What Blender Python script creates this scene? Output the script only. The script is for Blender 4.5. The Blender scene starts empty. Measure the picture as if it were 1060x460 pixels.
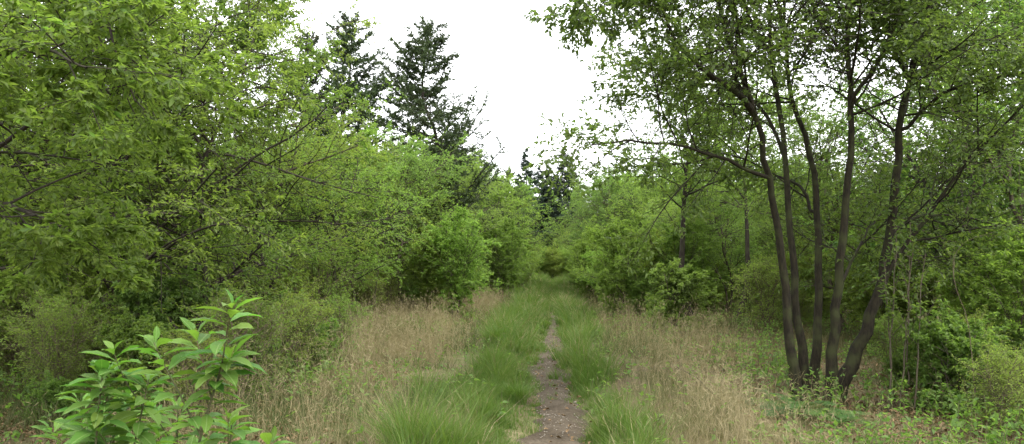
import bpy, math, random
import numpy as np

random.seed(7)
scene = bpy.context.scene
COL = scene.collection

# ------------------------------------------------------------------ camera
F = 795.0                     # focal length in pixels of the 1060 px wide photograph
VX, VY, EYE = 572.0, 278.0, 1.6
cam = bpy.data.cameras.new('camera')
cam.sensor_width = 36.0
cam.lens = F / 1060.0 * 36.0
cam.shift_x = (530.0 - VX) / 1060.0
cam.shift_y = (VY - 230.0) / 1060.0
cam.clip_start = 0.1
cam.clip_end = 5000
camo = bpy.data.objects.new('camera', cam)
camo.location = (0, 0, EYE)
camo.rotation_euler = (math.radians(90), 0, 0)
COL.objects.link(camo)
scene.camera = camo

def P(px, py, d):
    """world point seen at photo pixel (px,py) at distance d along the path"""
    return np.array([(px - VX) / F * d, d, EYE - (py - VY) / F * d])

# ------------------------------------------------------------------ sky and sun (bright overcast)
SUN_EL, SUN_AZ = math.radians(55), math.radians(135)    # azimuth clockwise from +Y
w = bpy.data.worlds.new('World'); scene.world = w; w.use_nodes = True
nt = w.node_tree; nt.nodes.clear()
out = nt.nodes.new('ShaderNodeOutputWorld'); bg = nt.nodes.new('ShaderNodeBackground')
sky = nt.nodes.new('ShaderNodeTexSky'); sky.sky_type = 'NISHITA'; sky.sun_disc = False
sky.sun_elevation = SUN_EL; sky.sun_rotation = SUN_AZ
sky.air_density = 1.0; sky.dust_density = 2.0
hs = nt.nodes.new('ShaderNodeHueSaturation'); hs.inputs['Saturation'].default_value = 0.15
mix = nt.nodes.new('ShaderNodeMix'); mix.data_type = 'RGBA'
mix.inputs['Factor'].default_value = 0.75          # cloud cover over the clear sky
tc = nt.nodes.new('ShaderNodeTexCoord')
cn = nt.nodes.new('ShaderNodeTexNoise'); cn.inputs['Scale'].default_value = 2.2; cn.inputs['Detail'].default_value = 4
cr = nt.nodes.new('ShaderNodeValToRGB')
cr.color_ramp.elements[0].position = 0.3; cr.color_ramp.elements[0].color = (8.2, 8.4, 8.7, 1)
cr.color_ramp.elements[1].position = 0.7; cr.color_ramp.elements[1].color = (9.8, 9.9, 10.0, 1)
nt.links.new(tc.outputs['Generated'], cn.inputs['Vector'])
nt.links.new(cn.outputs['Fac'], cr.inputs['Fac'])
nt.links.new(sky.outputs[0], hs.inputs['Color'])
nt.links.new(hs.outputs[0], mix.inputs['A']); nt.links.new(cr.outputs[0], mix.inputs['B'])
nt.links.new(mix.outputs['Result'], bg.inputs['Color'])
bg.inputs['Strength'].default_value = 0.14
nt.links.new(bg.outputs[0], out.inputs[0])

sun = bpy.data.lights.new('sun', 'SUN'); sun.energy = 1.5; sun.angle = math.radians(30); sun.color = (1.0, 0.96, 0.9)
suno = bpy.data.objects.new('sun', sun); COL.objects.link(suno)
suno.rotation_euler = (math.pi / 2 - SUN_EL, 0, -SUN_AZ + math.pi)
suno.location = (20, 10, 40)

vs = scene.view_settings
vs.view_transform = 'Standard'; vs.look = 'None'; vs.gamma = 1.0; vs.use_curve_mapping = False
vs.exposure = 1.68
cy = scene.cycles
cy.max_bounces = 7; cy.diffuse_bounces = 4; cy.glossy_bounces = 2; cy.transmission_bounces = 4
cy.transparent_max_bounces = 4; cy.caustics_reflective = False; cy.caustics_refractive = False
cy.use_denoising = True

# ------------------------------------------------------------------ materials
def new_mat(name):
    m = bpy.data.materials.new(name); m.use_nodes = True
    n = m.node_tree; n.nodes.clear()
    o = n.nodes.new('ShaderNodeOutputMaterial')
    return m, n, o

def leaf_mat(name, ca, cb, transl=0.4, rough=0.5, spec=0.3, objvar=0.02, tmul=1.9):
    """leaf: two tones picked leaf by leaf, thin and letting light through"""
    m, n, o = new_mat(name)
    at = n.nodes.new('ShaderNodeAttribute'); at.attribute_name = 'tint'
    mx = n.nodes.new('ShaderNodeMix'); mx.data_type = 'RGBA'
    mx.inputs['A'].default_value = (*ca, 1); mx.inputs['B'].default_value = (*cb, 1)
    n.links.new(at.outputs['Fac'], mx.inputs['Factor'])
    oi = n.nodes.new('ShaderNodeObjectInfo')
    h = n.nodes.new('ShaderNodeHueSaturation')
    mr = n.nodes.new('ShaderNodeMapRange'); mr.inputs['To Min'].default_value = 0.5 - objvar; mr.inputs['To Max'].default_value = 0.5 + objvar * 0.7
    n.links.new(oi.outputs['Random'], mr.inputs['Value']); n.links.new(mr.outputs[0], h.inputs['Hue'])
    ml = n.nodes.new('ShaderNodeMath'); ml.operation = 'MULTIPLY'; ml.inputs[1].default_value = 7.31
    fr = n.nodes.new('ShaderNodeMath'); fr.operation = 'FRACT'
    mv = n.nodes.new('ShaderNodeMapRange'); mv.inputs['To Min'].default_value = 0.8; mv.inputs['To Max'].default_value = 1.2
    n.links.new(oi.outputs['Random'], ml.inputs[0]); n.links.new(ml.outputs[0], fr.inputs[0])
    n.links.new(fr.outputs[0], mv.inputs['Value']); n.links.new(mv.outputs[0], h.inputs['Value'])
    n.links.new(mx.outputs['Result'], h.inputs['Color'])
    pb = n.nodes.new('ShaderNodeBsdfPrincipled')
    pb.inputs['Roughness'].default_value = rough; pb.inputs['Specular IOR Level'].default_value = spec
    n.links.new(h.outputs[0], pb.inputs['Base Color'])
    tr = n.nodes.new('ShaderNodeBsdfTranslucent')
    tm = n.nodes.new('ShaderNodeMix'); tm.data_type = 'RGBA'; tm.blend_type = 'MULTIPLY'
    tm.inputs['Factor'].default_value = 1.0; tm.inputs['B'].default_value = (1.15 * tmul, 1.2 * tmul, 0.7 * tmul, 1)
    n.links.new(h.outputs[0], tm.inputs['A']); n.links.new(tm.outputs['Result'], tr.inputs['Color'])
    ms = n.nodes.new('ShaderNodeMixShader'); ms.inputs[0].default_value = transl
    n.links.new(pb.outputs[0], ms.inputs[1]); n.links.new(tr.outputs[0], ms.inputs[2])
    n.links.new(ms.outputs[0], o.inputs[0])
    return m

def bark_mat(name, ca, cb, cm, moss=0.5, scale=9.0):
    m, n, o = new_mat(name)
    t = n.nodes.new('ShaderNodeTexCoord')
    mp = n.nodes.new('ShaderNodeMapping'); mp.inputs['Scale'].default_value = (1, 1, 0.22)
    n.links.new(t.outputs['Object'], mp.inputs[0])
    a = n.nodes.new('ShaderNodeTexNoise'); a.inputs['Scale'].default_value = scale * 3; a.inputs['Detail'].default_value = 6; a.inputs['Roughness'].default_value = .7
    n.links.new(mp.outputs[0], a.inputs['Vector'])
    b = n.nodes.new('ShaderNodeTexNoise'); b.inputs['Scale'].default_value = scale * 0.35; b.inputs['Detail'].default_value = 4
    n.links.new(t.outputs['Object'], b.inputs['Vector'])
    r = n.nodes.new('ShaderNodeValToRGB'); r.color_ramp.elements[0].position = .35; r.color_ramp.elements[1].position = .68
    r.color_ramp.elements[0].color = (*ca, 1); r.color_ramp.elements[1].color = (*cb, 1)
    n.links.new(a.outputs['Fac'], r.inputs['Fac'])
    r2 = n.nodes.new('ShaderNodeValToRGB'); r2.color_ramp.elements[0].position = 0.62 - moss * .3; r2.color_ramp.elements[1].position = 0.78 - moss * .25
    n.links.new(b.outputs['Fac'], r2.inputs['Fac'])
    mx = n.nodes.new('ShaderNodeMix'); mx.data_type = 'RGBA'; mx.inputs['B'].default_value = (*cm, 1)
    n.links.new(r2.outputs[0], mx.inputs['Factor']); n.links.new(r.outputs[0], mx.inputs['A'])
    pb = n.nodes.new('ShaderNodeBsdfPrincipled'); pb.inputs['Roughness'].default_value = .85; pb.inputs['Specular IOR Level'].default_value = .2
    n.links.new(mx.outputs['Result'], pb.inputs['Base Color'])
    bp = n.nodes.new('ShaderNodeBump'); bp.inputs['Strength'].default_value = .7; bp.inputs['Distance'].default_value = .02
    n.links.new(a.outputs['Fac'], bp.inputs['Height']); n.links.new(bp.outputs[0], pb.inputs['Normal'])
    n.links.new(pb.outputs[0], o.inputs[0])
    return m

def ground_mat(name, stops, scale, fine, stones=False):
    m, n, o = new_mat(name)
    t = n.nodes.new('ShaderNodeTexCoord')
    a = n.nodes.new('ShaderNodeTexNoise'); a.inputs['Scale'].default_value = scale; a.inputs['Detail'].default_value = 8; a.inputs['Roughness'].default_value = .68
    b = n.nodes.new('ShaderNodeTexNoise'); b.inputs['Scale'].default_value = fine; b.inputs['Detail'].default_value = 5; b.inputs['Roughness'].default_value = .75
    n.links.new(t.outputs['Object'], a.inputs['Vector']); n.links.new(t.outputs['Object'], b.inputs['Vector'])
    r = n.nodes.new('ShaderNodeValToRGB')
    while len(r.color_ramp.elements) < len(stops): r.color_ramp.elements.new(.5)
    for e, (p, c) in zip(r.color_ramp.elements, stops): e.position = p; e.color = (*c, 1)
    n.links.new(a.outputs['Fac'], r.inputs['Fac'])
    g = n.nodes.new('ShaderNodeMapRange'); g.inputs['From Min'].default_value = .3; g.inputs['From Max'].default_value = .7
    g.inputs['To Min'].default_value = .55; g.inputs['To Max'].default_value = 1.4
    n.links.new(b.outputs['Fac'], g.inputs['Value'])
    mx = n.nodes.new('ShaderNodeMix'); mx.data_type = 'RGBA'; mx.blend_type = 'MULTIPLY'; mx.inputs['Factor'].default_value = 1
    n.links.new(r.outputs[0], mx.inputs['A']); n.links.new(g.outputs[0], mx.inputs['B'])
    pb = n.nodes.new('ShaderNodeBsdfPrincipled'); pb.inputs['Roughness'].default_value = .95; pb.inputs['Specular IOR Level'].default_value = .1
    n.links.new(mx.outputs['Result'], pb.inputs['Base Color'])
    bp = n.nodes.new('ShaderNodeBump'); bp.inputs['Strength'].default_value = .8; bp.inputs['Distance'].default_value = .04
    n.links.new(b.outputs['Fac'], bp.inputs['Height']); n.links.new(bp.outputs[0], pb.inputs['Normal'])
    n.links.new(pb.outputs[0], o.inputs[0])
    return m

M = {}
M['leaf_feather'] = leaf_mat('leaf_feather', (.095, .150, .028), (.140, .195, .044), .54)
M['leaf_lime'] = leaf_mat('leaf_lime', (.088, .142, .034), (.128, .184, .050), .54)
M['leaf_near'] = leaf_mat('leaf_near', (.072, .124, .024), (.110, .160, .036), .55, .5)
M['leaf_multi'] = leaf_mat('leaf_multi', (.055, .092, .020), (.095, .132, .032), .5, .5, .3)
M['leaf_round'] = leaf_mat('leaf_round', (.068, .125, .026), (.110, .165, .038), .54)
def add_veins(m):
    n = m.node_tree; pb = next(q for q in n.nodes if q.type == 'BSDF_PRINCIPLED'); h = next(q for q in n.nodes if q.type == 'HUE_SAT')
    tc = n.nodes.new('ShaderNodeTexCoord'); sx = n.nodes.new('ShaderNodeSeparateXYZ'); n.links.new(tc.outputs['Object'], sx.inputs[0])
    ab = n.nodes.new('ShaderNodeMath'); ab.operation = 'ABSOLUTE'; n.links.new(sx.outputs['Y'], ab.inputs[0])
    mid = n.nodes.new('ShaderNodeMapRange'); mid.inputs['From Min'].default_value = .006; mid.inputs['From Max'].default_value = .016; mid.inputs['To Min'].default_value = 1; mid.inputs['To Max'].default_value = 0
    n.links.new(ab.outputs[0], mid.inputs['Value'])
    k = n.nodes.new('ShaderNodeMath'); k.operation = 'MULTIPLY_ADD'; k.inputs[1].default_value = -.9; n.links.new(ab.outputs[0], k.inputs[0]); n.links.new(sx.outputs['X'], k.inputs[2])
    sn = n.nodes.new('ShaderNodeMath'); sn.operation = 'MULTIPLY'; sn.inputs[1].default_value = 88.0; n.links.new(k.outputs[0], sn.inputs[0])
    si = n.nodes.new('ShaderNodeMath'); si.operation = 'SINE'; n.links.new(sn.outputs[0], si.inputs[0])
    sm = n.nodes.new('ShaderNodeMapRange'); sm.inputs['From Min'].default_value = .75; sm.inputs['From Max'].default_value = 1; sm.inputs['To Max'].default_value = .45; n.links.new(si.outputs[0], sm.inputs['Value'])
    mx = n.nodes.new('ShaderNodeMath'); mx.operation = 'MAXIMUM'; n.links.new(mid.outputs[0], mx.inputs[0]); n.links.new(sm.outputs[0], mx.inputs[1])
    no = n.nodes.new('ShaderNodeTexNoise'); no.inputs['Scale'].default_value = 7; no.inputs['Detail'].default_value = 4; oi = n.nodes.new('ShaderNodeObjectInfo'); va = n.nodes.new('ShaderNodeVectorMath'); va.operation = 'ADD'
    n.links.new(tc.outputs['Object'], va.inputs[0]); n.links.new(oi.outputs['Location'], va.inputs[1]); n.links.new(va.outputs[0], no.inputs['Vector'])
    sp = n.nodes.new('ShaderNodeMapRange'); sp.inputs['From Min'].default_value = .66; sp.inputs['From Max'].default_value = .74; sp.inputs['To Max'].default_value = .6; n.links.new(no.outputs['Fac'], sp.inputs['Value'])
    c1 = n.nodes.new('ShaderNodeMix'); c1.data_type = 'RGBA'; c1.inputs['B'].default_value = (.17, .25, .08, 1); n.links.new(mx.outputs[0], c1.inputs['Factor']); n.links.new(h.outputs[0], c1.inputs['A'])
    c2 = n.nodes.new('ShaderNodeMix'); c2.data_type = 'RGBA'; c2.inputs['B'].default_value = (.12, .085, .035, 1); n.links.new(sp.outputs[0], c2.inputs['Factor']); n.links.new(c1.outputs['Result'], c2.inputs['A'])
    n.links.new(c2.outputs['Result'], pb.inputs['Base Color'])
    bp = n.nodes.new('ShaderNodeBump'); bp.invert = True; bp.inputs['Strength'].default_value = .4; bp.inputs['Distance'].default_value = .004; n.links.new(mx.outputs[0], bp.inputs['Height']); n.links.new(bp.outputs[0], pb.inputs['Normal'])
M['leaf_sapling'] = leaf_mat('leaf_sapling', (.052, .122, .018), (.088, .168, .028), .38, .55, .22, .025); add_veins(M['leaf_sapling'])
M['leaf_fern'] = leaf_mat('leaf_fern', (.040, .092, .020), (.062, .120, .026), .35)
M['needle_tall'] = leaf_mat('needle_tall', (.030, .052, .022), (.060, .085, .034), .2, .6)
M['needle_dark'] = leaf_mat('needle_dark', (.013, .028, .017), (.028, .046, .024), .1, .6)
M['grass_green'] = leaf_mat('grass_green', (.056, .114, .015), (.108, .162, .034), .45, .5, .3, 0, 1.3)
M['grass_dry'] = leaf_mat('grass_dry', (.22, .185, .098), (.34, .285, .17), .3, .7, .15, 0, .9)
M['grass_mixed'] = leaf_mat('grass_mixed', (.055, .085, .020), (.18, .155, .075), .3, .6, .2, 0, 1.0)
M['dead_leaf'] = leaf_mat('dead_leaf', (.10, .065, .035), (.22, .15, .085), .15, .8, .15, 0, .8)
M['bark_dark'] = bark_mat('bark_dark', (.015, .012, .009), (.050, .040, .030), (.042, .044, .022), .35)
M['bark_multi'] = bark_mat('bark_multi', (.006, .005, .003), (.030, .024, .013), (.032, .036, .013), .5, 14)
M['bark_young'] = bark_mat('bark_young', (.035, .028, .02), (.11, .09, .06), (.075, .075, .045), .4)
M['bark_brush'] = bark_mat('bark_brush', (.06, .045, .03), (.16, .12, .085), (.12, .10, .06), .3)
M['bark_pale'] = bark_mat('bark_pale', (.16, .13, .10), (.30, .26, .20), (.2, .18, .13), .3)
M['stem_green'] = bark_mat('stem_green', (.06, .075, .03), (.11, .10, .05), (.10, .06, .035), .4, 20)
M['ground'] = ground_mat('ground', [(.28, (.075, .056, .033)), (.45, (.140, .106, .064)), (.56, (.105, .108, .042)), (.72, (.23, .185, .115))], .9, 22)
M['path'] = ground_mat('path', [(.3, (.046, .035, .023)), (.48, (.078, .061, .042)), (.7, (.125, .102, .074))], 2.2, 30)
M['stone'] = ground_mat('stone', [(.3, (.22, .19, .15)), (.6, (.42, .38, .32))], 8, 60)

# ------------------------------------------------------------------ mesh helpers (all triangles, numpy)
class MB:
    def __init__(self): self.v = []; self.f = []; self.m = []; self.t = []; self.n = 0
    def add(self, v, f, mat=0, tint=None):
        v = np.asarray(v, np.float32).reshape(-1, 3); f = np.asarray(f, np.int32).reshape(-1, 3)
        self.v.append(v); self.f.append(f + self.n); self.n += len(v)
        self.m.append(np.full(len(f), mat, np.int32))
        self.t.append(np.full(len(v), .5, np.float32) if tint is None else np.asarray(tint, np.float32))
    def mesh(self, name, mats):
        v = np.concatenate(self.v); f = np.concatenate(self.f); mi = np.concatenate(self.m); t = np.concatenate(self.t)
        me = bpy.data.meshes.new(name)
        me.vertices.add(len(v)); me.vertices.foreach_set('co', v.ravel())
        me.loops.add(len(f) * 3); me.loops.foreach_set('vertex_index', f.ravel())
        me.polygons.add(len(f)); me.polygons.foreach_set('loop_start', np.arange(0, len(f) * 3, 3, dtype=np.int32))
        for m in mats: me.materials.append(M[m])
        me.polygons.foreach_set('material_index', mi)
        a = me.attributes.new('tint', 'FLOAT', 'POINT'); a.data.foreach_set('value', t)
        me.update(calc_edges=True); me.validate()
        return me

def obj(name, me, parent=None, loc=None):
    o = bpy.data.objects.new(name, me); COL.objects.link(o)
    if parent is not None: o.parent = parent
    if loc is not None: o.location = loc
    return o
def empty(name, loc=(0, 0, 0)):
    o = bpy.data.objects.new(name, None); COL.objects.link(o); o.location = loc; o.empty_display_size = .2
    return o
def tag(o, label, cat, group=None):
    o['label'] = label; o['category'] = cat
    if group: o['group'] = group
    return o
def copy_tree(o, parent=None):
    c = o.copy(); COL.objects.link(c); c.parent = parent
    for ch in list(KIDS.get(o.name, [])): copy_tree(ch, c)
    return c
KIDS = {}
def part(name, me, parent, loc=None):
    o = obj(name, me, parent, loc); KIDS.setdefault(parent.name, []).append(o); return o

def norm(a): return a / np.maximum(np.linalg.norm(a, axis=-1, keepdims=True), 1e-9)
Z = np.array([0, 0, 1.0])

def tubes(mb, pts, rad, sides, mat=0):
    """pts (N,K,3) rad (N,K)"""
    N, K, _ = pts.shape
    T = np.empty_like(pts); T[:, 1:-1] = pts[:, 2:] - pts[:, :-2]; T[:, 0] = pts[:, 1] - pts[:, 0]; T[:, -1] = pts[:, -1] - pts[:, -2]
    T = norm(T)
    ref = np.where(np.abs(T[:, :1, 2:3]) > .8, np.array([1., 0, 0]), np.array([0, 0, 1.])) * np.ones((1, K, 1))
    U = norm(np.cross(T, ref)); W = np.cross(T, U)
    a = np.arange(sides) / sides * 2 * math.pi
    ring = U[:, :, None, :] * np.cos(a)[None, None, :, None] + W[:, :, None, :] * np.sin(a)[None, None, :, None]
    v = pts[:, :, None, :] + ring * rad[:, :, None, None]
    idx = np.arange(N * K * sides).reshape(N, K, sides)
    A = idx[:, :-1, :]; B = np.roll(A, -1, 2); C = idx[:, 1:, :]; D = np.roll(C, -1, 2)
    f = np.concatenate([np.stack([A, B, D], -1).reshape(-1, 3), np.stack([A, D, C], -1).reshape(-1, 3)])
    mb.add(v, f, mat)

def curve(pts, K):
    """smooth resample of control points (Catmull-Rom)"""
    p = np.asarray(pts, float); n = len(p)
    q = np.vstack([2 * p[0] - p[1], p, 2 * p[-1] - p[-2]])
    u = np.linspace(0, n - 1 - 1e-6, K); i = u.astype(int); t = (u - i)[:, None]
    a, b, c, d = q[i], q[i + 1], q[i + 2], q[i + 3]
    return .5 * (2 * b + (c - a) * t + (2 * a - 5 * b + 4 * c - d) * t ** 2 + (3 * b - a - 3 * c + d) * t ** 3)

def spawn(rng, Pp, Rp, n, t0, t1, lenf, ang, angsd=10, flat=0.0, grav=0.0, K=5, rfac=.012, jit=.12, prel=True, azi=None, tp=1.0):
    """children on every parent polyline; returns pts (M,K,3), rad (M,K), t"""
    N, Kp, _ = Pp.shape
    pi = np.repeat(np.arange(N), n)
    t = ((np.tile(np.arange(n), N) + rng.random(N * n)) / n) ** tp * (t1 - t0) + t0
    s = t * (Kp - 1); i = np.minimum(s.astype(int), Kp - 2); fr = (s - i)[:, None]
    pos = Pp[pi, i] * (1 - fr) + Pp[pi, i + 1] * fr
    T = norm(Pp[pi, i + 1] - Pp[pi, i])
    pr = Rp[pi, i] * (1 - fr[:, 0]) + Rp[pi, i + 1] * fr[:, 0]
    plen = np.linalg.norm(np.diff(Pp, axis=1), axis=-1).sum(1)[pi]
    L = lenf(t) * (plen if prel else 1.0) * rng.uniform(.65, 1.3, len(t))
    side = np.cross(T, Z); bad = np.linalg.norm(side, axis=-1) < .15
    side[bad] = np.array([1., 0, 0]); side = norm(side - (side * T).sum(-1, keepdims=True) * T); up = np.cross(side, T)
    phi = rng.random(len(t)) * 2 * math.pi
    if flat > 0:
        pf = np.where(np.arange(len(t)) % 2 == 0, 0.0, math.pi) + rng.normal(0, .5, len(t))
        phi = np.where(rng.random(len(t)) < flat, pf, phi)
    if azi is not None: phi = azi(len(t))
    perp = np.cos(phi)[:, None] * side + np.sin(phi)[:, None] * up
    a = np.radians(rng.normal(ang, angsd, len(t)))[:, None]
    d = np.cos(a) * T + np.sin(a) * perp
    pts = np.empty((len(t), K, 3)); pts[:, 0] = pos
    for k in range(1, K):
        d = norm(d + Z * grav / (K - 1) + rng.normal(0, jit, d.shape))
        pts[:, k] = pts[:, k - 1] + d * (L / (K - 1))[:, None]
    r0 = np.minimum(pr * .75, rfac * L + .0012)
    rad = r0[:, None] * np.linspace(1, .3, K)[None]
    return pts, rad, t

def leaf_frames(rng, tw, n, L, sp=.25, ang=50, tilt=.5, droop=.15, t0=.08, flat=.8, total=None):
    N, K, _ = tw.shape
    pi = np.repeat(np.arange(N), n)
    if total:
        ln = np.linalg.norm(np.diff(tw, axis=1), axis=-1).sum(1); pi = rng.choice(N, total, p=ln / ln.sum()); n = 1; N = total
    t = t0 + rng.random(N * n) * (1 - t0); s = t * (K - 1); i = np.minimum(s.astype(int), K - 2); fr = (s - i)[:, None]
    pos = tw[pi, i] * (1 - fr) + tw[pi, i + 1] * fr; T = norm(tw[pi, i + 1] - tw[pi, i])
    side = norm(np.cross(T, Z) + 1e-4); up = np.cross(side, T)
    phi = np.where(rng.random(len(t)) < .5, 0, math.pi) + rng.normal(0, .5, len(t))
    phi = np.where(rng.random(len(t)) < flat, phi, rng.random(len(t)) * 6.283)
    a = np.radians(rng.normal(ang, 14, len(t)))[:, None]
    d = norm(np.cos(a) * T + np.sin(a) * (np.cos(phi)[:, None] * side + np.sin(phi)[:, None] * up) - Z * droop + rng.normal(0, .15, T.shape))
    nrm = norm(Z + rng.normal(0, tilt, T.shape))
    S = norm(np.cross(d, nrm)); nn = np.cross(S, d)
    l = L * rng.uniform(1 - sp, 1 + sp, len(t))
    return pos, d, S, nn, l

def leaves(mb, fr, wr, mat, rng, fold=.18, curl=.15):
    pos, d, S, nn, l = fr; n = len(pos); l = l[:, None]
    v = np.stack([pos, pos + d * l * .45 + S * l * wr * .5 + nn * l * fold * wr,
                  pos + d * l - nn * l * curl, pos + d * l * .45 - S * l * wr * .5 + nn * l * fold * wr], 1)
    b = np.arange(n) * 4
    f = np.stack([np.stack([b, b + 1, b + 2], -1), np.stack([b, b + 2, b + 3], -1)], 1)
    mb.add(v, f, mat, np.repeat(rng.random(n), 4))

def stem_rad(K, r0, r1, flare=.35):
    t = np.linspace(0, 1, K); return (r0 * (1 - t) + r1 * t) * (1 + flare * np.exp(-t * 14))

# value noise for patchiness of grass and ground
_NR = np.random.default_rng(99).random((256, 256))
def vnoise(x, y, s):
    x = np.asarray(x) / s + 500; y = np.asarray(y) / s + 500
    i = np.floor(x).astype(int); j = np.floor(y).astype(int); a = x - i; b = y - j
    a = a * a * (3 - 2 * a); b = b * b * (3 - 2 * b)
    g = lambda p, q: _NR[p % 256, q % 256]
    return (g(i, j) * (1 - a) + g(i + 1, j) * a) * (1 - b) + (g(i, j + 1) * (1 - a) + g(i + 1, j + 1) * a) * b
def sstep(a, b, x):
    t = np.clip((np.asarray(x, float) - a) / (b - a), 0, 1); return t * t * (3 - 2 * t)
def path_x(y): return .06 * np.sin(np.asarray(y) * .33) + .05 * np.sin(np.asarray(y) * .81 + 1)
def path_hw(y, s): return .26 - .06 * sstep(12, 19, y) - .08 * sstep(20, 28, y) - .13 * sstep(23, 32, y) + .20 * (vnoise(y, s * 40.0, .9) - .45) + .16 * (vnoise(y, s * 90.0, .25) - .5)
def gz(x, y):
    x = np.asarray(x, float); y = np.asarray(y, float)
    near = sstep(.2, .9, np.abs(x - path_x(y)))
    h = near * (.10 * (vnoise(x, y, 1.3) - .4) + .05 * (vnoise(x, y, .45) - .4)) + near * .16 * (vnoise(x, y, 4.5) - .5)
    h = h * (1 - sstep(80, 200, np.abs(y)) * .7)
    return h + .85 * sstep(28, 85, y) - .05 * (1 - near)

# ------------------------------------------------------------------ the ground and the trodden path
def axis(fine0, fine1, step, far):
    c = list(np.arange(fine0, fine1 + 1e-6, step)); s = step
    a = c[-1]; hi = []
    while a < far: s *= 1.35; a += s; hi.append(a)
    s = step; a = c[0]; lo = []
    while a > -far: s *= 1.35; a -= s; lo.append(a)
    return np.array(lo[::-1] + c + hi)
def build_ground():
    xs = axis(-9, 9, .12, 900); ys = axis(-2, 40, .2, 900)
    X, Y = np.meshgrid(xs, ys, indexing='ij'); V = np.stack([X, Y, gz(X, Y)], -1)
    idx = np.arange(X.size).reshape(X.shape); a, b, c, d = idx[:-1, :-1], idx[1:, :-1], idx[1:, 1:], idx[:-1, 1:]
    mb = MB(); mb.add(V, np.concatenate([np.stack([a, b, c], -1).reshape(-1, 3), np.stack([a, c, d], -1).reshape(-1, 3)]))
    o = obj('ground', mb.mesh('ground', ['ground'])); o['kind'] = 'structure'
    ys = np.arange(-3, 36, .06); K = 9
    u = np.linspace(-1, 1, K)
    c = path_x(ys)[:, None]; wl = np.maximum(path_hw(ys, 1), .03); wr_ = np.maximum(path_hw(ys, 3), .03)
    X = c + np.where(u[None] < 0, u[None] * wl[:, None], u[None] * wr_[:, None]); Y = ys[:, None] * np.ones((1, K))
    rel = .012 * (vnoise(X, Y, .11) - .5) + .02 * (vnoise(X, Y, .4) - .5)
    zz = gz(X, Y) + .03 + rel - .028 * (np.abs(u)[None] ** 3)
    V = np.stack([X, Y, zz], -1); idx = np.arange(X.size).reshape(X.shape)
    a, b, c, d = idx[:-1, :-1], idx[1:, :-1], idx[1:, 1:], idx[:-1, 1:]
    mb = MB(); mb.add(V, np.concatenate([np.stack([a, d, c], -1).reshape(-1, 3), np.stack([a, c, b], -1).reshape(-1, 3)]))
    o = obj('path', mb.mesh('path', ['path'])); o['kind'] = 'structure'
build_ground()

# ------------------------------------------------------------------ trees
def stem_curve(rng, H, lean, wob, K):
    t = np.linspace(0, 1, K)[:, None]
    w = np.cumsum(rng.normal(0, wob, (K, 3)), 0) * [1, 1, 0]; w -= w[0]
    return np.array([lean[0], lean[1], H]) * t * [1, 1, 1] + w * H * .06

def tree_meshes(name, seed, H, leaf, bark, n1=34, n2=8, n3=6, nl=16, L=.06, wr=.42, a1=62, g1=.25, l1=.42, t1=.16, r0=.07,
                flat=.7, stems=1, lean=(0, 0), wob=.5, top=.5, tilt=.5, droop=.15, g2=-.05, l2=.42, sp2=55, zmin=.15):
    rng = np.random.default_rng(seed)
    S = []; R = []
    for k in range(stems):
        a = k / stems * 6.283 + rng.random(); sp_ = 0 if stems == 1 else .22
        c = stem_curve(rng, H * rng.uniform(.85, 1), (lean[0] + math.cos(a) * sp_ * H, lean[1] + math.sin(a) * sp_ * H), wob, 10)
        c[:, :2] += np.array([math.cos(a), math.sin(a)]) * (0 if stems == 1 else r0 * .9)
        c[0, 2] = -.15
        S.append(c); R.append(stem_rad(10, r0 * rng.uniform(.8, 1.1), .008))
    S = np.array(S); R = np.array(R)
    prof = lambda t: l1 * (np.sin(np.clip((t - t1 + .12) / (1.12 - t1), 0, 1) * math.pi) ** .7 * .75 + .18)
    B1, r1, _ = spawn(rng, S, R, n1, t1, .98, prof, a1, 12, 0, g1, 7, .011, .10)
    B2, r2, _ = spawn(rng, B1, r1, n2, .18, 1, lambda t: l2 * (1.05 - .6 * t), 48, 12, flat, g2, 5, .010, .12)
    B3, r3, _ = spawn(rng, B2, r2, n3, .1, 1, lambda t: l2 * (1.1 - .4 * t), 45, 12, flat, -.1, 3, .008, .12)
    for B in (B2, B3): B[..., 2] = np.maximum(B[..., 2], zmin)
    mt = MB(); tubes(mt, S, R, 9); tubes(mt, B1, r1, 5)
    mc = MB(); tubes(mc, B2[:, ::2], r2[:, ::2], 3, 1); tubes(mc, B3[:, [0, 2]], np.maximum(r3[:, [0, 2]], .0012), 3, 1)
    tw = np.concatenate([B3, B2[:, ::2]])
    leaves(mc, leaf_frames(rng, tw, nl, L, tilt=tilt, droop=droop, ang=sp2), wr, 0, rng)
    return mt.mesh(name + '_trunk', [bark]), mc.mesh(name + '_crown', [leaf, bark])

def make_tree(kind, meshes, loc, rz=0, s=1.0, sz=1.0):
    x, y = loc; r = empty(kind, (x, y, float(gz(x, y)) - .02))
    r.rotation_euler.z = rz; r.scale = (s, s, s * sz)
    part('trunk', meshes[0], r); part('crown', meshes[1], r)
    return r

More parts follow.
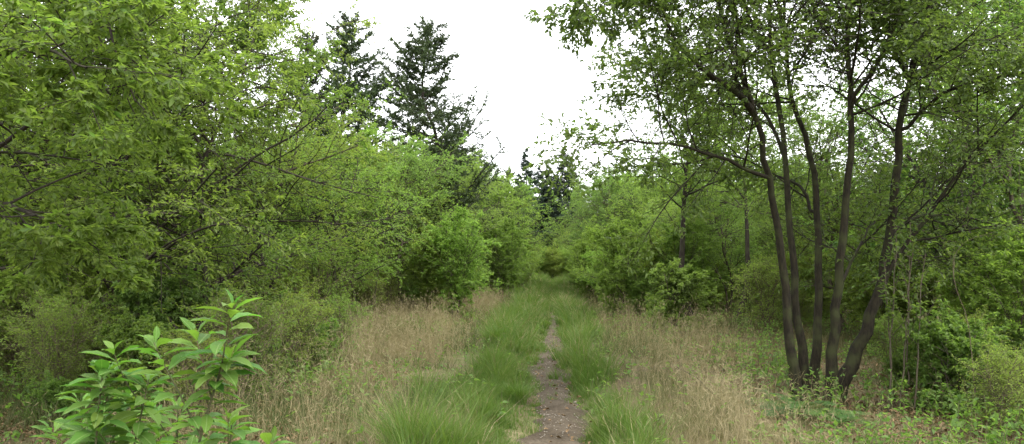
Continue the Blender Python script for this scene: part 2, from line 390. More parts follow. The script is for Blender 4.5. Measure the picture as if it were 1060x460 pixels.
FE = [tree_meshes('feather', 11, 6.2, 'leaf_feather', 'bark_dark', 46, 9, 6, 12, .068, .40, 68, .15, .46, .17, .075, .8, tilt=.6, l2=.5),
      tree_meshes('feather', 12, 5.6, 'leaf_feather', 'bark_dark', 44, 9, 6, 12, .066, .40, 72, .10, .48, .14, .065, .8, wob=.8, tilt=.6, l2=.5),
      tree_meshes('feather', 13, 6.0, 'leaf_lime', 'bark_young', 44, 9, 6, 11, .070, .44, 62, .25, .44, .16, .07, .7, lean=(.3, .2), tilt=.6, l2=.5)]
RO = [tree_meshes('roundleaf', 21, 6.5, 'leaf_round', 'bark_dark', 42, 9, 6, 10, .068, .56, 52, .3, .42, .18, .08, .6, tilt=.6, l2=.5),
      tree_meshes('roundleaf', 22, 5.8, 'leaf_lime', 'bark_young', 22, 9, 6, 10, .068, .52, 48, .3, .40, .14, .05, .6, stems=2, tilt=.6, l2=.5)]
SLIM = tree_meshes('slim', 23, 6.6, 'leaf_round', 'bark_dark', 30, 8, 6, 9, .068, .54, 55, .25, .36, .48, .115, .6, tilt=.6, l2=.5)
SH = [tree_meshes('shrub', 31, 1.6, 'leaf_lime', 'bark_young', 10, 7, 5, 9, .065, .45, 45, .2, .5, .08, .014, .6, stems=5, l2=.5),
      tree_meshes('shrub', 32, 1.3, 'leaf_round', 'bark_young', 10, 7, 5, 8, .060, .55, 50, .1, .55, .06, .012, .6, stems=6, l2=.5),
      tree_meshes('shrub', 33, 2.6, 'leaf_feather', 'bark_young', 20, 8, 5, 10, .066, .40, 52, .25, .45, .06, .018, .7, stems=3, l2=.48),
      tree_meshes('brush', 34, 1.9, 'leaf_feather', 'bark_brush', 12, 7, 5, 2, .055, .40, 42, .2, .45, .15, .010, .3, stems=6, l2=.55)]

def conifer_meshes(name, seed, H, leaf, n1, len1, a1, g1, n2, nl, L, wr, r0, t1, lean=(0, 0), wob=.3, pw=.85, droop=.1, a2=50, l2=.36, tp=1.25, nb=2):
    rng = np.random.default_rng(seed)
    S = stem_curve(rng, H, lean, wob, 12)[None]; S[:, 0, 2] = -.2; R = stem_rad(12, r0, .010)[None]
    B1, r1, t = spawn(rng, S, R, n1, t1, .985, lambda t: len1 * ((1 - t) / (1 - t1) + .015) ** pw, a1, 9, 0, g1, 7, .011, .06, prel=False, tp=tp)
    B2, r2, _ = spawn(rng, B1, r1, n2, .08, 1, lambda t: l2 * (1.1 - .75 * t), a2, 10, .8, -droop, 4, .008, .08)
    mt = MB(); tubes(mt, S, R, 9); tubes(mt, B1, r1, 5)
    mc = MB(); tubes(mc, B2[:, [0, 3]], np.maximum(r2[:, [0, 3]], .003), 3, 1)
    leaves(mc, leaf_frames(rng, B2, 1, L, ang=42, tilt=.9, droop=.08, t0=0, flat=.5, total=int(nl * 1000)), wr, 0, rng)
    leaves(mc, leaf_frames(rng, B1, 1, L, ang=40, tilt=.9, droop=.03, t0=.1, flat=.4, total=int(nb * 1000)), wr, 0, rng)
    top = S[:, -3:]; leaves(mc, leaf_frames(rng, top, 60, L * .6, ang=32, tilt=.9, droop=-.2, t0=0, flat=0), wr, 0, rng)
    return mt.mesh(name + '_trunk', ['bark_dark']), mc.mesh(name + '_crown', [leaf, 'bark_dark'])

# the two tall open firs above the dry-grass side, one of them forked
def px_x(px, d): return (px - VX) / F * d
CT = [conifer_meshes('tall_conifer', 41, 11.5, 'needle_tall', 96, 3.2, 74, .50, 13, 40, .12, .34, .15, .22, (.5, 0), .25, pw=.58, l2=.30, nb=9, tp=.85),
      conifer_meshes('tall_conifer', 42, 11.2, 'needle_tall', 92, 3.1, 74, .50, 13, 38, .12, .34, .13, .22, (-.8, .2), .3, pw=.58, l2=.30, nb=8, tp=.85),
      conifer_meshes('tall_conifer', 43, 10.9, 'needle_tall', 110, 3.4, 70, .45, 13, 44, .12, .34, .15, .22, (-.3, 0), .3, pw=.55, l2=.30, nb=9, tp=.85)]
t = make_tree('tall_conifer', CT[0], (px_x(338, 30), 30)); tag(t, 'tall open dark conifer rising over the light green trees, its mate close beside', 'conifer', 'pair of tall conifers standing close together')
t = make_tree('tall_conifer', CT[1], (px_x(332, 31), 31)); tag(t, 'tall open dark conifer rising over the light green trees, its mate close beside', 'conifer', 'pair of tall conifers standing close together')
t = make_tree('tall_conifer', CT[2], (px_x(464, 30), 30)); tag(t, 'lone tall conifer with upswept branches towering over pale trees beside the path', 'conifer')

for i, (px, d, sc_) in enumerate([(476, 40, .78), (500, 45, .74), (521, 50, .70)]):
    tag(make_tree('young_conifer', CT[(i + 2) % 3], (px_x(px, d), d), i * 2.1, sc_), ['wispy grey-green conifer tip next to the lone tall conifer', 'wispy conifer tip between two others above the pale trees', 'wispy conifer tip closest to the dark spruces'][i], 'conifer')
CD = [conifer_meshes('dark_spruce', 51, 12.6, 'needle_dark', 190, 3.0, 98, .35, 12, 34, .19, .40, .17, .06, (0, 0), .1, pw=.9, droop=.3, nb=8),
      conifer_meshes('dark_spruce', 52, 11.8, 'needle_dark', 180, 3.0, 100, .4, 12, 34, .19, .40, .16, .06, (.1, 0), .1, pw=.85, droop=.3, nb=8)]
CONI = [(546, 78, 0, 1.05), (556, 82, 1, 1.0), (570, 79, 1, .98), (582, 78, 0, 1.05), (592, 81, 1, .97), (536, 83, 1, .95), (564, 86, 0, .95), (577, 88, 1, 1.0), (601, 86, 0, .85), (619, 90, 1, .85), (638, 88, 0, .84), (664, 95, 1, .8), (515, 84, 0, .9)]
for i, (px, d, k, s) in enumerate(CONI):
    t = make_tree('dark_spruce', CD[k], (px_x(px, d), d), i * 1.7, s)
    if px == 619 or px == 636 or px > 650: tag(t, 'distant grey-green spruce tip above the pale bushes past the path end', 'conifer', 'distant spruces behind the pale bushes')
    else: tag(t, 'dark spruce closing the view at the far end of the path', 'conifer', 'dark spruces at the path end')

# ---- the multi-stemmed tree in the dark undergrowth beside the path
def multi_tree():
    rng = np.random.default_rng(61)
    bx, by = px_x(845, 9.4), 9.4; bz = float(gz(bx, by))
    root = empty('multi_stemmed_tree', (bx, by, bz)); off = np.array([bx, by, bz])
    D = [
        ([(827, 412, 9.3), (814, 330, 9.25), (805, 240, 9.2), (797, 185, 9.1), (782, 120, 8.9), (762, 60, 8.7), (742, 0, 8.5), (728, -70, 8.3)], .056, .014),
        ([(835, 412, 9.5), (825, 320, 9.5), (818, 240, 9.6), (812, 150, 9.7), (800, 60, 9.8), (795, -20, 9.9), (792, -110, 10)], .054, .014),
        ([(843, 412, 9.7), (846, 320, 9.8), (847, 220, 10), (836, 150, 10.1), (818, 85, 10.2), (812, 10, 10.3), (815, -80, 10.4)], .056, .014),
        ([(857, 412, 9.3), (865, 330, 9.2), (872, 250, 9.1), (879, 170, 9), (880, 90, 8.9), (876, 0, 8.8), (868, -90, 8.7)], .062, .016),
        ([(862, 414, 9.45), (887, 360, 9.5), (908, 310, 9.5), (920, 245, 9.5), (930, 165, 9.45), (939, 85, 9.4), (957, 20, 9.3), (978, -60, 9.2)], .084, .018)]
    S = []; R = []
    for pts, r0, r1 in D:
        c = curve([P(*p) for p in pts], 22) - off; c[1:-1] += rng.normal(0, .012, (20, 3)); c[0, 2] = -.15
        S.append(c); R.append(stem_rad(22, r0, r1, .55))
    # large limbs placed by eye: (stem, points, radius)
    LB = [(0, [(783, 122, 8.9), (765, 98, 8.6), (735, 78, 8.3), (705, 50, 8.0), (690, 20, 7.8), (678, -15, 7.7)], .060),
          (0, [(795, 182, 9.1), (765, 172, 8.8), (735, 160, 8.5), (700, 150, 8.2), (655, 146, 8.0), (612, 150, 7.9)], .036),
          (0, [(740, 0, 8.5), (715, -20, 8.2), (680, -25, 8.0), (630, -20, 7.8), (590, -5, 7.6)], .034),
          (1, [(813, 160, 9.7), (792, 120, 10), (768, 95, 10.3), (735, 80, 10.6), (690, 85, 11), (640, 100, 11.3)], .038),
          (1, [(800, 60, 9.8), (780, 30, 9.9), (765, -10, 10), (755, -60, 10.2)], .04),
          (2, [(846, 230, 10), (830, 195, 10.4), (800, 180, 10.8), (770, 165, 11.1), (730, 155, 11.4)], .034),
          (3, [(868, 300, 9.15), (885, 262, 9.6), (898, 240, 10.1), (910, 225, 10.5), (925, 205, 11.0)], .03),
          (3, [(880, 110, 8.9), (905, 70, 8.6), (925, 30, 8.4), (940, -30, 8.2)], .04),
          (4, [(910, 300, 9.5), (930, 262, 9.5), (962, 222, 9.4), (995, 175, 9.2), (1030, 135, 9.0), (1075, 95, 8.8)], .05),
          (4, [(933, 140, 9.45), (960, 110, 9.2), (1000, 85, 8.9), (1050, 78, 8.6), (1110, 80, 8.3)], .036),
          (4, [(921, 240, 9.5), (950, 225, 9.9), (985, 222, 10.3), (1030, 232, 10.6), (1080, 250, 10.9)], .03),
          (4, [(939, 80, 9.4), (920, 40, 9.6), (912, -10, 9.8), (900, -70, 10)], .036)]
    LP = []; LR = []
    for s, pts, r in LB:
        c = curve([P(*p) for p in pts], 12) - off; c[1:-1] += rng.normal(0, .012, (10, 3))
        c[0] = S[s][np.argmin(((S[s] - c[0]) ** 2).sum(-1))]
        LP.append((s, c)); LR.append(np.linspace(r * .72, .008, 12))
    for s in range(5):
        mb = MB(); tubes(mb, S[s][None], R[s][None], 12)
        so = part('stem', mb.mesh('stem', ['bark_multi']), root)
        for (q, c), r in zip(LP, LR):
            if q == s:
                mb = MB(); tubes(mb, c[None], r[None], 8); part('branch', mb.mesh('branch', ['bark_multi']), so)
    S = np.array(S); R = np.array(R); Lp = np.array([c for _, c in LP]); Lr = np.array(LR)
    B1, r1, _ = spawn(rng, S, R, 22, .60, .99, lambda t: .36 - .14 * t, 60, 14, 0, .2, 7, .008, .10)
    B1b, r1b, _ = spawn(rng, Lp, Lr, 13, .12, 1, lambda t: .50 - .2 * t, 50, 12, .35, .05, 7, .008, .10)
    B1 = np.concatenate([B1, B1b]); r1 = np.concatenate([r1, r1b])
    B2, r2, _ = spawn(rng, B1, r1, 9, .12, 1, lambda t: .55 * (1.1 - .6 * t), 50, 14, .5, .0, 5, .007, .12)
    B3, r3, _ = spawn(rng, B2, r2, 5, .08, 1, lambda t: .62 * (1.1 - .5 * t), 48, 14, .5, -.1, 3, .006, .12)
    mc = MB(); tubes(mc, B1, r1, 5, 1); tubes(mc, B2[:, ::2], r2[:, ::2], 3, 1); tubes(mc, B3[:, [0, 2]], np.maximum(r3[:, [0, 2]], .0013), 3, 1)
    leaves(mc, leaf_frames(rng, np.concatenate([B3, B2[:, ::2]]), 5, .060, tilt=.7, droop=.2), .48, 0, rng)
    part('crown', mc.mesh('multi_crown', ['leaf_multi', 'bark_multi']), root)
    tag(root, 'dark multi-stemmed tree with five mossy stems fanning from one base', 'tree')
    # thin shoots springing beside the base
    mb = MB()
multi_tree()

# ---- the tree that reaches in over the dry bracken opposite, its trunk just outside the frame
def leaf_objects(root, fr, wr, mat, nm, names='leaf'):
    me = []
    for k in range(3):
        mb = MB(); tt = np.linspace(0, 1, 6); wd = np.sin(tt * math.pi) ** .75 * .5 * wr * (1 - .25 * tt)
        cz = -.12 * tt ** 2 * (1 + .5 * k); v = []
        for a, ww, c in zip(tt, wd, cz): v += [(a, -ww, c + ww * .25), (a, 0, c), (a, ww, c + ww * .25)]
        f = []
        for i in range(5):
            b = i * 3
            for q in (0, 1): f += [(b + q, b + 3 + q, b + 4 + q), (b + q, b + 4 + q, b + 1 + q)]
        mb.add(v, f, 0, np.full(len(v), .2 + .3 * k)); me.append(mb.mesh(nm, [mat]))
    from mathutils import Matrix
    for i, (p, d, s, n, l) in enumerate(zip(*fr)):
        o = part(names, me[i % 3], root)
        o.matrix_local = Matrix(((d[0] * l, s[0] * l, n[0] * l, p[0]), (d[1] * l, s[1] * l, n[1] * l, p[1]), (d[2] * l, s[2] * l, n[2] * l, p[2]), (0, 0, 0, 1)))

def overhanging_tree():
    rng = np.random.default_rng(71)
    bx, by = -5.1, 6.6; bz = float(gz(bx, by)); off = np.array([bx, by, bz]); root = empty('overhanging_tree', (bx, by, bz))
    S = np.array([curve([(0, 0, -.15), (.08, -.1, 1.2), (.02, -.1, 2.6), (.15, 0, 4.2), (.3, .1, 6.0)], 16)]); R = stem_rad(16, .10, .02)[None]
    mb = MB(); tubes(mb, S, R, 10); part('trunk', mb.mesh('overhang_trunk', ['bark_dark']), root)
    LB = [([(-60, 190, 6.2), (0, 152, 5.9), (45, 115, 5.7), (68, 85, 5.6), (82, 45, 5.5), (96, -5, 5.5)], .022),
          ([(-50, 70, 6.4), (20, 25, 6.1), (70, -5, 6.0), (125, -30, 5.9)], .03),
          ([(-40, 210, 6.0), (10, 212, 5.7), (50, 228, 5.5), (90, 250, 5.4)], .020),
          ([(-40, 20, 6.3), (40, -15, 5.8), (100, 0, 5.5), (118, 40, 5.4), (140, 105, 5.3)], .016),
          ([(-50, 130, 6.7), (20, 120, 7.0), (80, 140, 7.3), (150, 135, 7.5)], .022),
          ([(-50, 240, 6.7), (10, 230, 7.0), (70, 245, 7.4), (120, 270, 7.7)], .022),
          ([(-60, 100, 6.2), (-10, 60, 5.6), (40, 50, 5.1), (90, 70, 4.8)], .022)]
    LP = []; LR = []
    for pts, r in LB:
        c = curve([P(*p) for p in pts], 14) - off; c[1:-1] += rng.normal(0, .012, (12, 3))
        k = np.argmin(np.abs(S[0][:, 2] - (c[0, 2] - .25))); c = curve(np.vstack([S[0][k], c[::2], c[-1:]]), 14)
        LP.append(c); LR.append(np.linspace(r, .006, 14))
        mb = MB(); tubes(mb, c[None], LR[-1][None], 7); part('branch', mb.mesh('overhang_branch', ['bark_dark']), root)
    Lp = np.array(LP); Lr = np.array(LR)
    B1, r1, _ = spawn(rng, Lp, Lr, 12, .12, 1, lambda t: .42 - .2 * t, 55, 12, .75, -.05, 6, .009, .1)
    B1b, r1b, _ = spawn(rng, S, R, 9, .4, .98, lambda t: .24 - .1 * t, 62, 14, 0, .15, 6, .01, .1)
    B1 = np.concatenate([B1, B1b]); r1 = np.concatenate([r1, r1b])
    B2, r2, _ = spawn(rng, B1, r1, 8, .15, 1, lambda t: .45 * (1.1 - .6 * t), 48, 12, .8, -.05, 5, .008, .12)
    B3, r3, _ = spawn(rng, B2, r2, 4, .1, 1, lambda t: .5 * (1.1 - .5 * t), 45, 12, .8, -.1, 3, .008, .12)
    mc = MB(); tubes(mc, B1, r1, 5, 1); tubes(mc, B2, r2, 3, 1); tubes(mc, B3[:, [0, 2]], np.maximum(r3[:, [0, 2]], .0012), 3, 1)
    fr = leaf_frames(rng, np.concatenate([B3, B2[:, ::2]]), 10, .060, tilt=.6, droop=.12)
    w_ = fr[0] + off; px = VX + w_[:, 0] / w_[:, 1] * F; py = VY - (w_[:, 2] - EYE) / w_[:, 1] * F
    vis = (px > 3) & (px < 1057) & (py > 3); sc_ = np.where(vis, fr[4] / w_[:, 1], 0); near = np.argsort(-sc_)[:300]
    mask = np.zeros(len(px), bool); mask[near] = True
    rest = tuple(a[~mask] for a in fr); leaves(mc, rest, .42, 0, rng)
    o = part('crown', mc.mesh('overhang_crown', ['leaf_near', 'bark_dark']), root)
    leaf_objects(root, tuple(a[mask] for a in fr), .42, 'leaf_near', 'overhang_leaf')
    tag(root, 'bright green tree reaching in over the broad-leaved saplings, with a thin arching bough', 'tree')
overhanging_tree()

# ---- named trees one can point to
def T(kind, ms, px, d, label, rz=0, s=1.0, sz=1.0, group=None, cat='tree'):
    t = make_tree(kind, ms, (px_x(px, d), d), rz, s, sz); tag(t, label, cat, group); return t
T('feathery_tree', FE[0], 205, 11, 'feathery yellow-green tree with dark bent trunk behind the broad-leaved saplings', 2.7, .82, 1.2)
T('feathery_tree', FE[1], 120, 10.5, 'low-branched feathery tree between the overhanging tree and the dark bent trunk', 2.0, .95)
T('feathery_tree', FE[2], 30, 13, 'lime green tree standing behind the overhanging tree', 4.0, 1.05)
T('feathery_tree', FE[2], 160, 13.5, 'tall lime green tree directly behind the dark bent trunk', 5.2, 1.02, 1.1)
T('feathery_tree', FE[1], 285, 15, 'rounded feathery tree behind the dry grass, below the pair of tall conifers', 1.0, .80)
T('feathery_tree', FE[0], 345, 19, 'bushy lime tree at the back of the dry grass patch', 3.0, .82)
T('feathery_tree', FE[2], 415, 24, 'pale green leaning tree at the corner where dry grass meets the path', .5, .92)
T('round_leaved_tree', SLIM, 720, 19.5, 'slim dark straight trunk with leafy crown behind a low bright shrub', 1.2, 1.0)
T('round_leaved_tree', SLIM, 761, 22, 'slim dark trunk next to another one behind the mixed grass', 4.2, .98)
T('round_leaved_tree', RO[0], 965, 14.5, 'full round-leaved tree right behind the thick leaning stem', .3, 1.08)
T('round_leaved_tree', RO[1], 1060, 12.5, 'twin-stemmed leafy tree beside the pale arching twig', 2.3, 1.05)
T('round_leaved_tree', RO[0], 1110, 16, 'tall leafy tree in back of the twin-stemmed tree by the arching twig', 4.3, 1.1)
T('round_leaved_tree', FE[2], 880, 18, 'lime green tree seen between the stems of the multi-stemmed tree', 1.3, .95)

# ---- the young woodland on both sides
FAR = 'small pale tree lining the far stretch of the path'
KIND = {0: 'feathery yellow-green tree', 1: 'crooked low-branched feathery tree', 2: 'lime green slanting tree', 3: 'round-leaved single-trunk tree', 4: 'twin-stemmed light green tree'}
SKIND = {0: 'bright green many-stemmed shrub', 1: 'rounded mid-green shrub', 2: 'tall thin-stemmed feathery shrub', 3: 'brown twiggy brush'}
def where(side, y, edge):
    if side < 0: a = 'behind the overhanging tree' if y < 17 else 'below the tall conifers' if y < 31 else 'between tall conifers and dark spruces'
    else: a = 'behind the multi-stemmed tree' if y < 17 else 'beyond the two slim dark trunks' if y < 31 else 'across the path from the tall conifers'
    return ('at the thicket edge ' if edge else 'deep in the thicket ') + a
rng = np.random.default_rng(5)
def clear_view(x, y):
    """keep the ground about the stems of the multi-stemmed tree open, as it is in the photo"""
    p = VX + x / y * F
    return (780 < p < 905 and 6 < y < 17) or (905 <= p < 960 and 6 < y < 10) or (695 < p <= 785 and 10 < y < 22)
def scatter(side, n, y0, y1, xin, xout, mind, avoid=()):
    pts = list(avoid); res = []; tries = 0
    while len(res) < n and tries < 6000:
        tries += 1
        y = y0 + (y1 - y0) * rng.random(); xi = np.interp(y, *zip(*xin)); x = xi + (xout - xi) * rng.random() ** 1.5
        x *= side
        if side > 0 and clear_view(x, y): continue
        if all((x - a) ** 2 + (y - b) ** 2 > mind ** 2 for a, b in pts): pts.append((x, y)); res.append((x, y))
    return res
named = [(o.location.x, o.location.y) for o in COL.objects if o.type == 'EMPTY']
TR = FE + RO
for n_, xo, md in ((50, 12, 1.5), (28, 28, 2.3)):
    for x, y in scatter(-1, n_, 11, 54, [(8, 6.5), (15, 6.8), (22, 6.4), (30, 4.9), (40, 3.9), (54, 3.0)], xo, md, named):
        k = int(rng.choice([0, 1, 2, 4])); t = make_tree('young_tree', TR[k], (x, y), rng.random() * 6.3, rng.uniform(.72, .92) * (1 + .42 * float(sstep(22, 42, y))) * (1.12 if y < 14 else 1))
        tag(t, KIND[k] + ' ' + where(-1, y, -x < np.interp(y, [15, 30, 54], [8.5, 7, 5])), 'tree', 'young trees of the pale thicket'); named.append((x, y))
for n_, xo, md in ((44, 12, 1.6), (34, 30, 2.2)):
    for x, y in scatter(1, n_, 12, 54, [(8, 7.5), (14, 7), (22, 5.6), (30, 4.4), (40, 3.6), (54, 2.8)], xo, md, named):
        k = int(rng.choice([3, 4, 1, 2])); t = make_tree('young_tree', TR[k], (x, y), rng.random() * 6.3, rng.uniform(.6, .85) * (1 + .38 * float(sstep(26, 42, y))))
        tag(t, KIND[k] + ' ' + where(1, y, x < np.interp(y, [15, 30, 54], [9, 6.5, 5])), 'tree', 'young trees of the thicket behind the multi-stemmed tree'); named.append((x, y))
for sd in (-1, 1):
    for x, y in scatter(sd, 26, 48, 82, [(40, 2.8), (80, 1.2)], 12, 1.4):
        t = make_tree('young_tree', (FE + RO)[rng.integers(0, 5)], (x, y), rng.random() * 6.3, rng.uniform(.55, .85)); tag(t, FAR, 'tree', 'small trees along the far path')
for x, y in [(.3, 72), (-1.2, 74), (1.6, 73), (-2.6, 72), (3.0, 74), (.6, 78), (-.8, 79)]:
    t = make_tree('young_tree', FE[1], (x, y), x, .5); tag(t, FAR, 'tree', 'small trees along the far path')

# ---- shrubs and saplings of the undergrowth
def shrub_at(nm, k, x, y, sc_, side, grp, pre=''):
    t = make_tree(nm, SH[k], (x, y), rng.random() * 6.3, sc_); tag(t, pre + SKIND[k] + ' ' + (where(side, y, True).replace('thicket', 'undergrowth') if not pre else 'in the litter before the bent trunk' if side < 0 else 'in the shade beside the thin shoots'), 'shrub', grp)
for x, y in scatter(-1, 66, 9.5, 52, [(8, 4.4), (15, 5.2), (22, 5.0), (30, 3.2), (40, 2.3), (52, 1.7)], 11, .95):
    shrub_at('leafy_shrub', int(rng.choice([0, 1, 2, 2, 3, 3])), x, y, rng.uniform(.6, 1.05), -1, 'shrubs below the pale thicket')
for x, y in scatter(1, 76, 9.8, 52, [(8, 3.6), (13, 3.2), (22, 2.6), (34, 1.9), (52, 1.4)], 12, .9, [(px_x(845, 9.4), 9.4)]):
    shrub_at('leafy_shrub', int(rng.choice([0, 2, 2, 2, 3, 1])), x, y, rng.uniform(.5, .95), 1, 'shrubs about the multi-stemmed tree')
for x, y in scatter(-1, 40, 6.8, 14, [(6, 3.0), (14, 3.6)], 9.5, .6): shrub_at('low_shrub', int(rng.choice([0, 1, 2, 3, 3])), x, y, rng.uniform(.3, .7), -1, 'low shrubs before the bent trunk', 'low ')
for x, y in scatter(1, 24, 6.6, 12, [(6, 3.0), (12, 3.4)], 8.5, .7, [(px_x(845, 9.4), 9.4)]): shrub_at('low_shrub', int(rng.choice([0, 1, 3, 3])), x, y, rng.uniform(.28, .55), 1, 'low shrubs near the thin shoots', 'low ')
for sd, n_ in ((-1, 14), (1, 14)):
    for x, y in scatter(sd, n_, 22, 54, [(20, 3.0 if sd < 0 else 2.2), (30, 2.3 if sd < 0 else 1.9), (54, 1.4)], 4.2, 1.0):
        t = make_tree('slender_sapling', SH[2], (x, y), rng.random() * 6.3, rng.uniform(.75, 1.1), 1.2)
        tag(t, 'slender airy sapling crowding the grassy path edge ' + ('on the dry-grass side' if sd < 0 else 'past the two slim dark trunks'), 'sapling', 'slender saplings along the path edge')
for x, y in [(-3, 66), (-1.5, 67), (0, 66.5), (1.4, 67), (2.8, 66), (-2.2, 63), (2.1, 62.5), (.7, 69), (-.7, 69.5)]: tag(make_tree('leafy_shrub', SH[2], (x, y), x, .95), 'leafy bush closing off the far end of the path below the dark spruces', 'shrub', 'bushes across the path end')
T('leafy_shrub', SH[0], 697, 18, 'low bright shrub at the foot of the slim dark trunk', 1, .95, 1, None, 'shrub')
T('leafy_shrub', SH[1], 985, 8.6, 'brown-green sprawling shrub in the dry grass beyond the thin shoots', 2, .75, 1, None, 'shrub')

# ---- broad-leaved saplings close to the camera
def sapling(pts, label, seed, side_shoots=3):
    rng = np.random.default_rng(seed)
    W = [P(p[0] + 4, p[1] + 48, p[2]) for p in pts]; b = W[0].copy(); gx, gy = b[0] - .05, b[1] + .05; g = float(gz(gx, gy))
    off = np.array([gx, gy, g]); root = empty('broad_leaved_sapling', off)
    c = curve(np.vstack([[gx, gy, g - .05], [(gx + b[0]) / 2, (gy + b[1]) / 2, (g + b[2]) / 2], *W]) - off, 20)
    mb = MB(); tubes(mb, c[None], np.linspace(.008, .0025, 20)[None], 7); part('stem', mb.mesh('sapling_stem', ['stem_green']), root)
    tw = [c]
    B, r, _ = spawn(rng, c[None], np.full((1, 20), .006), side_shoots, .45, .88, lambda t: .22 + 0 * t, 42, 8, 0, .35, 20, .008, .02)
    for k in range(side_shoots):
        mb = MB(); tubes(mb, B[k][None], r[k][None], 6); part('shoot', mb.mesh('sapling_shoot', ['stem_green']), root); tw.append(B[k])
    fr = [[], [], [], [], []]
    for q, cc in enumerate(tw):
        seg = np.linalg.norm(np.diff(cc, axis=0), axis=-1); Ltot = seg.sum()
        n = int((.75 if q == 0 else .24) / .014); ts = 1 - np.arange(n) * .014 / Ltot * np.linspace(.5, 1.5, n)
        ts = ts[ts > (.3 if q == 0 else .1)]; phi = rng.random() * 6.28
        for j, t_ in enumerate(ts):
            s = t_ * 19; i = min(int(s), 18); p = cc[i] * (1 - s + i) + cc[i + 1] * (s - i); Tn = norm(cc[i + 1] - cc[i])
            phi += 2.4 + rng.normal(0, .25)
            h = np.array([math.cos(phi), math.sin(phi), 0]); el = math.radians(np.interp(j, [0, 4, 14], [58, 28, -2]) + rng.normal(0, 9))
            d = norm(h * math.cos(el) + Tn * math.sin(el)); l = np.interp(j, [0, 2, 6, 30], [.055, .10, .125, .118]) * rng.uniform(.85, 1.15)
            nn0 = norm(Z + rng.normal(0, .22, 3)); S_ = norm(np.cross(d, nn0)); nn = np.cross(S_, d)
            for a, v in zip(fr, (p + h * .004, d, S_, nn, l)): a.append(v)
    # big lance-shaped leaf: pointed, folded on the midrib, tip arching down
    leaf_big(root, [np.array(a) for a in fr], rng)
    tag(root, label, 'sapling')
BIG = []
def leaf_big(root, fr, rng):
    from mathutils import Matrix
    if not BIG:
        for k in range(4):
            mb = MB(); tt = np.linspace(0, 1, 8); wd = np.interp(tt, [0, .1, .3, .5, .75, .92, 1], [.012, .045, .15, .205, .155, .06, 0])
            arch = [.10, .22, .32, .16][k]; cz = .10 * tt - (arch + .1) * tt ** 2; v = []
            for i, (a, ww, c) in enumerate(zip(tt, wd, cz)):
                rip = .012 * (1 if i % 2 else -1)
                v += [(a, -ww, c + ww * .38 + rip), (a, 0, c), (a, ww, c + ww * .38 - rip)]
            f = []
            for i in range(7):
                b = i * 3
                for q in (0, 1): f += [(b + q, b + 3 + q, b + 4 + q), (b + q, b + 4 + q, b + 1 + q)]
            mb.add(v, f, 0, np.full(len(v), k / 3)); BIG.append(mb.mesh('broad_leaf', ['leaf_sapling']))
    for p, d, s, n, l in zip(*fr):
        o = part('leaf', BIG[rng.integers(0, 4)], root)
        o.matrix_local = Matrix(((d[0] * l, s[0] * l, n[0] * l, p[0]), (d[1] * l, s[1] * l, n[1] * l, p[1]), (d[2] * l, s[2] * l, n[2] * l, p[2]), (0, 0, 0, 1)))
SAP = [([(90, 480, 2.9), (97, 390, 2.9), (102, 338, 2.9)], 'leafy sapling with a straight upright stem, tallest shoot next to the overhanging tree'),
       ([(120, 480, 3.0), (138, 400, 3.0), (150, 345, 3.05)], 'sapling with big lance-shaped leaves, in the middle of the sapling clump'),
       ([(185, 480, 2.8), (205, 400, 2.8), (222, 345, 2.8), (236, 322, 2.8)], 'sapling with a reddish leaning stem, on the dry-grass side of the clump'),
       ([(80, 490, 3.2), (80, 440, 3.2), (82, 395, 3.2)], 'short sapling at the overhanging tree side of the clump, drooping leaves'),
       ([(170, 500, 3.4), (178, 440, 3.4), (180, 372, 3.4)], 'sapling half hidden at the back of the clump, below the bent trunk'),
       ([(222, 500, 3.1), (230, 445, 3.1), (236, 392, 3.1)], 'short sapling on the outer edge of the clump facing the dry grass')]
SAP += [([(110, 500, 3.5), (112, 430, 3.5), (118, 372, 3.5)], 'sapling with a short crown behind the straight upright stem'),
        ([(215, 500, 3.3), (208, 450, 3.3), (205, 415, 3.3)], 'low sapling in the gap under the reddish leaning stem')]
for i, (pts, lab) in enumerate(SAP): sapling(pts, lab, 80 + i)

# ---- fern at the foot of the multi-stemmed tree
def fern(loc, n, L, label, seed, s=1):
    rng = np.random.default_rng(seed); x, y = loc; root = empty('fern', (x, y, float(gz(x, y))))
    mb = MB(); K = 22; tt = np.linspace(0, 1, K); rx = tt * .85; rz = .75 * tt - .62 * tt ** 2
    mid = np.stack([rx, 0 * tt, rz], -1); tubes(mb, mid[None], np.linspace(.006, .0015, K)[None], 4)
    for sd in (-1, 1):
        n_ = 15; u = np.linspace(.18, .99, n_); i = np.minimum((u * (K - 1)).astype(int), K - 2)
        p = mid[i]; l = .26 * np.sin(np.clip((u - .08) / .95, 0, 1) * math.pi) ** .7 + .02
        for q in range(n_):
            Tn = norm(mid[i[q] + 1] - mid[i[q]]); d = norm(np.array([0, sd, 0]) + Tn * .45 + np.array([0, 0, -.12])); side = Tn
            m_ = 6; a = (np.arange(m_) / m_)[:, None]; base = p[q] + d * l[q] * a; nl_ = l[q]
            ww = (.036 * (1 - a) ** .6)
            for g in (-1, 1):
                b0 = base; b1 = base + d * nl_ * .12 + side * g * ww; b2 = base + d * nl_ / m_ * 1.05
                v = np.stack([b0, b1, b2], 1); mb.add(v, np.arange(m_ * 3).reshape(-1, 3), 0, np.full(m_ * 3, rng.random()))
    me = mb.mesh('frond', ['leaf_fern'])
    for k in range(n):
        o = part('frond', me, root); o.rotation_euler = (rng.normal(0, .15), rng.normal(-.05, .18), k / n * 6.283 + rng.normal(0, .2)); q = L * rng.uniform(.75, 1.15); o.scale = (q, q, q)
    tag(root, label, 'fern')
fern((px_x(826, 8.3), 8.3), 14, .62, 'green fern at the foot of the multi-stemmed tree', 91)
fern((px_x(866, 7.7), 7.7), 10, .48, 'small low fern in front of the thick leaning stem', 92)
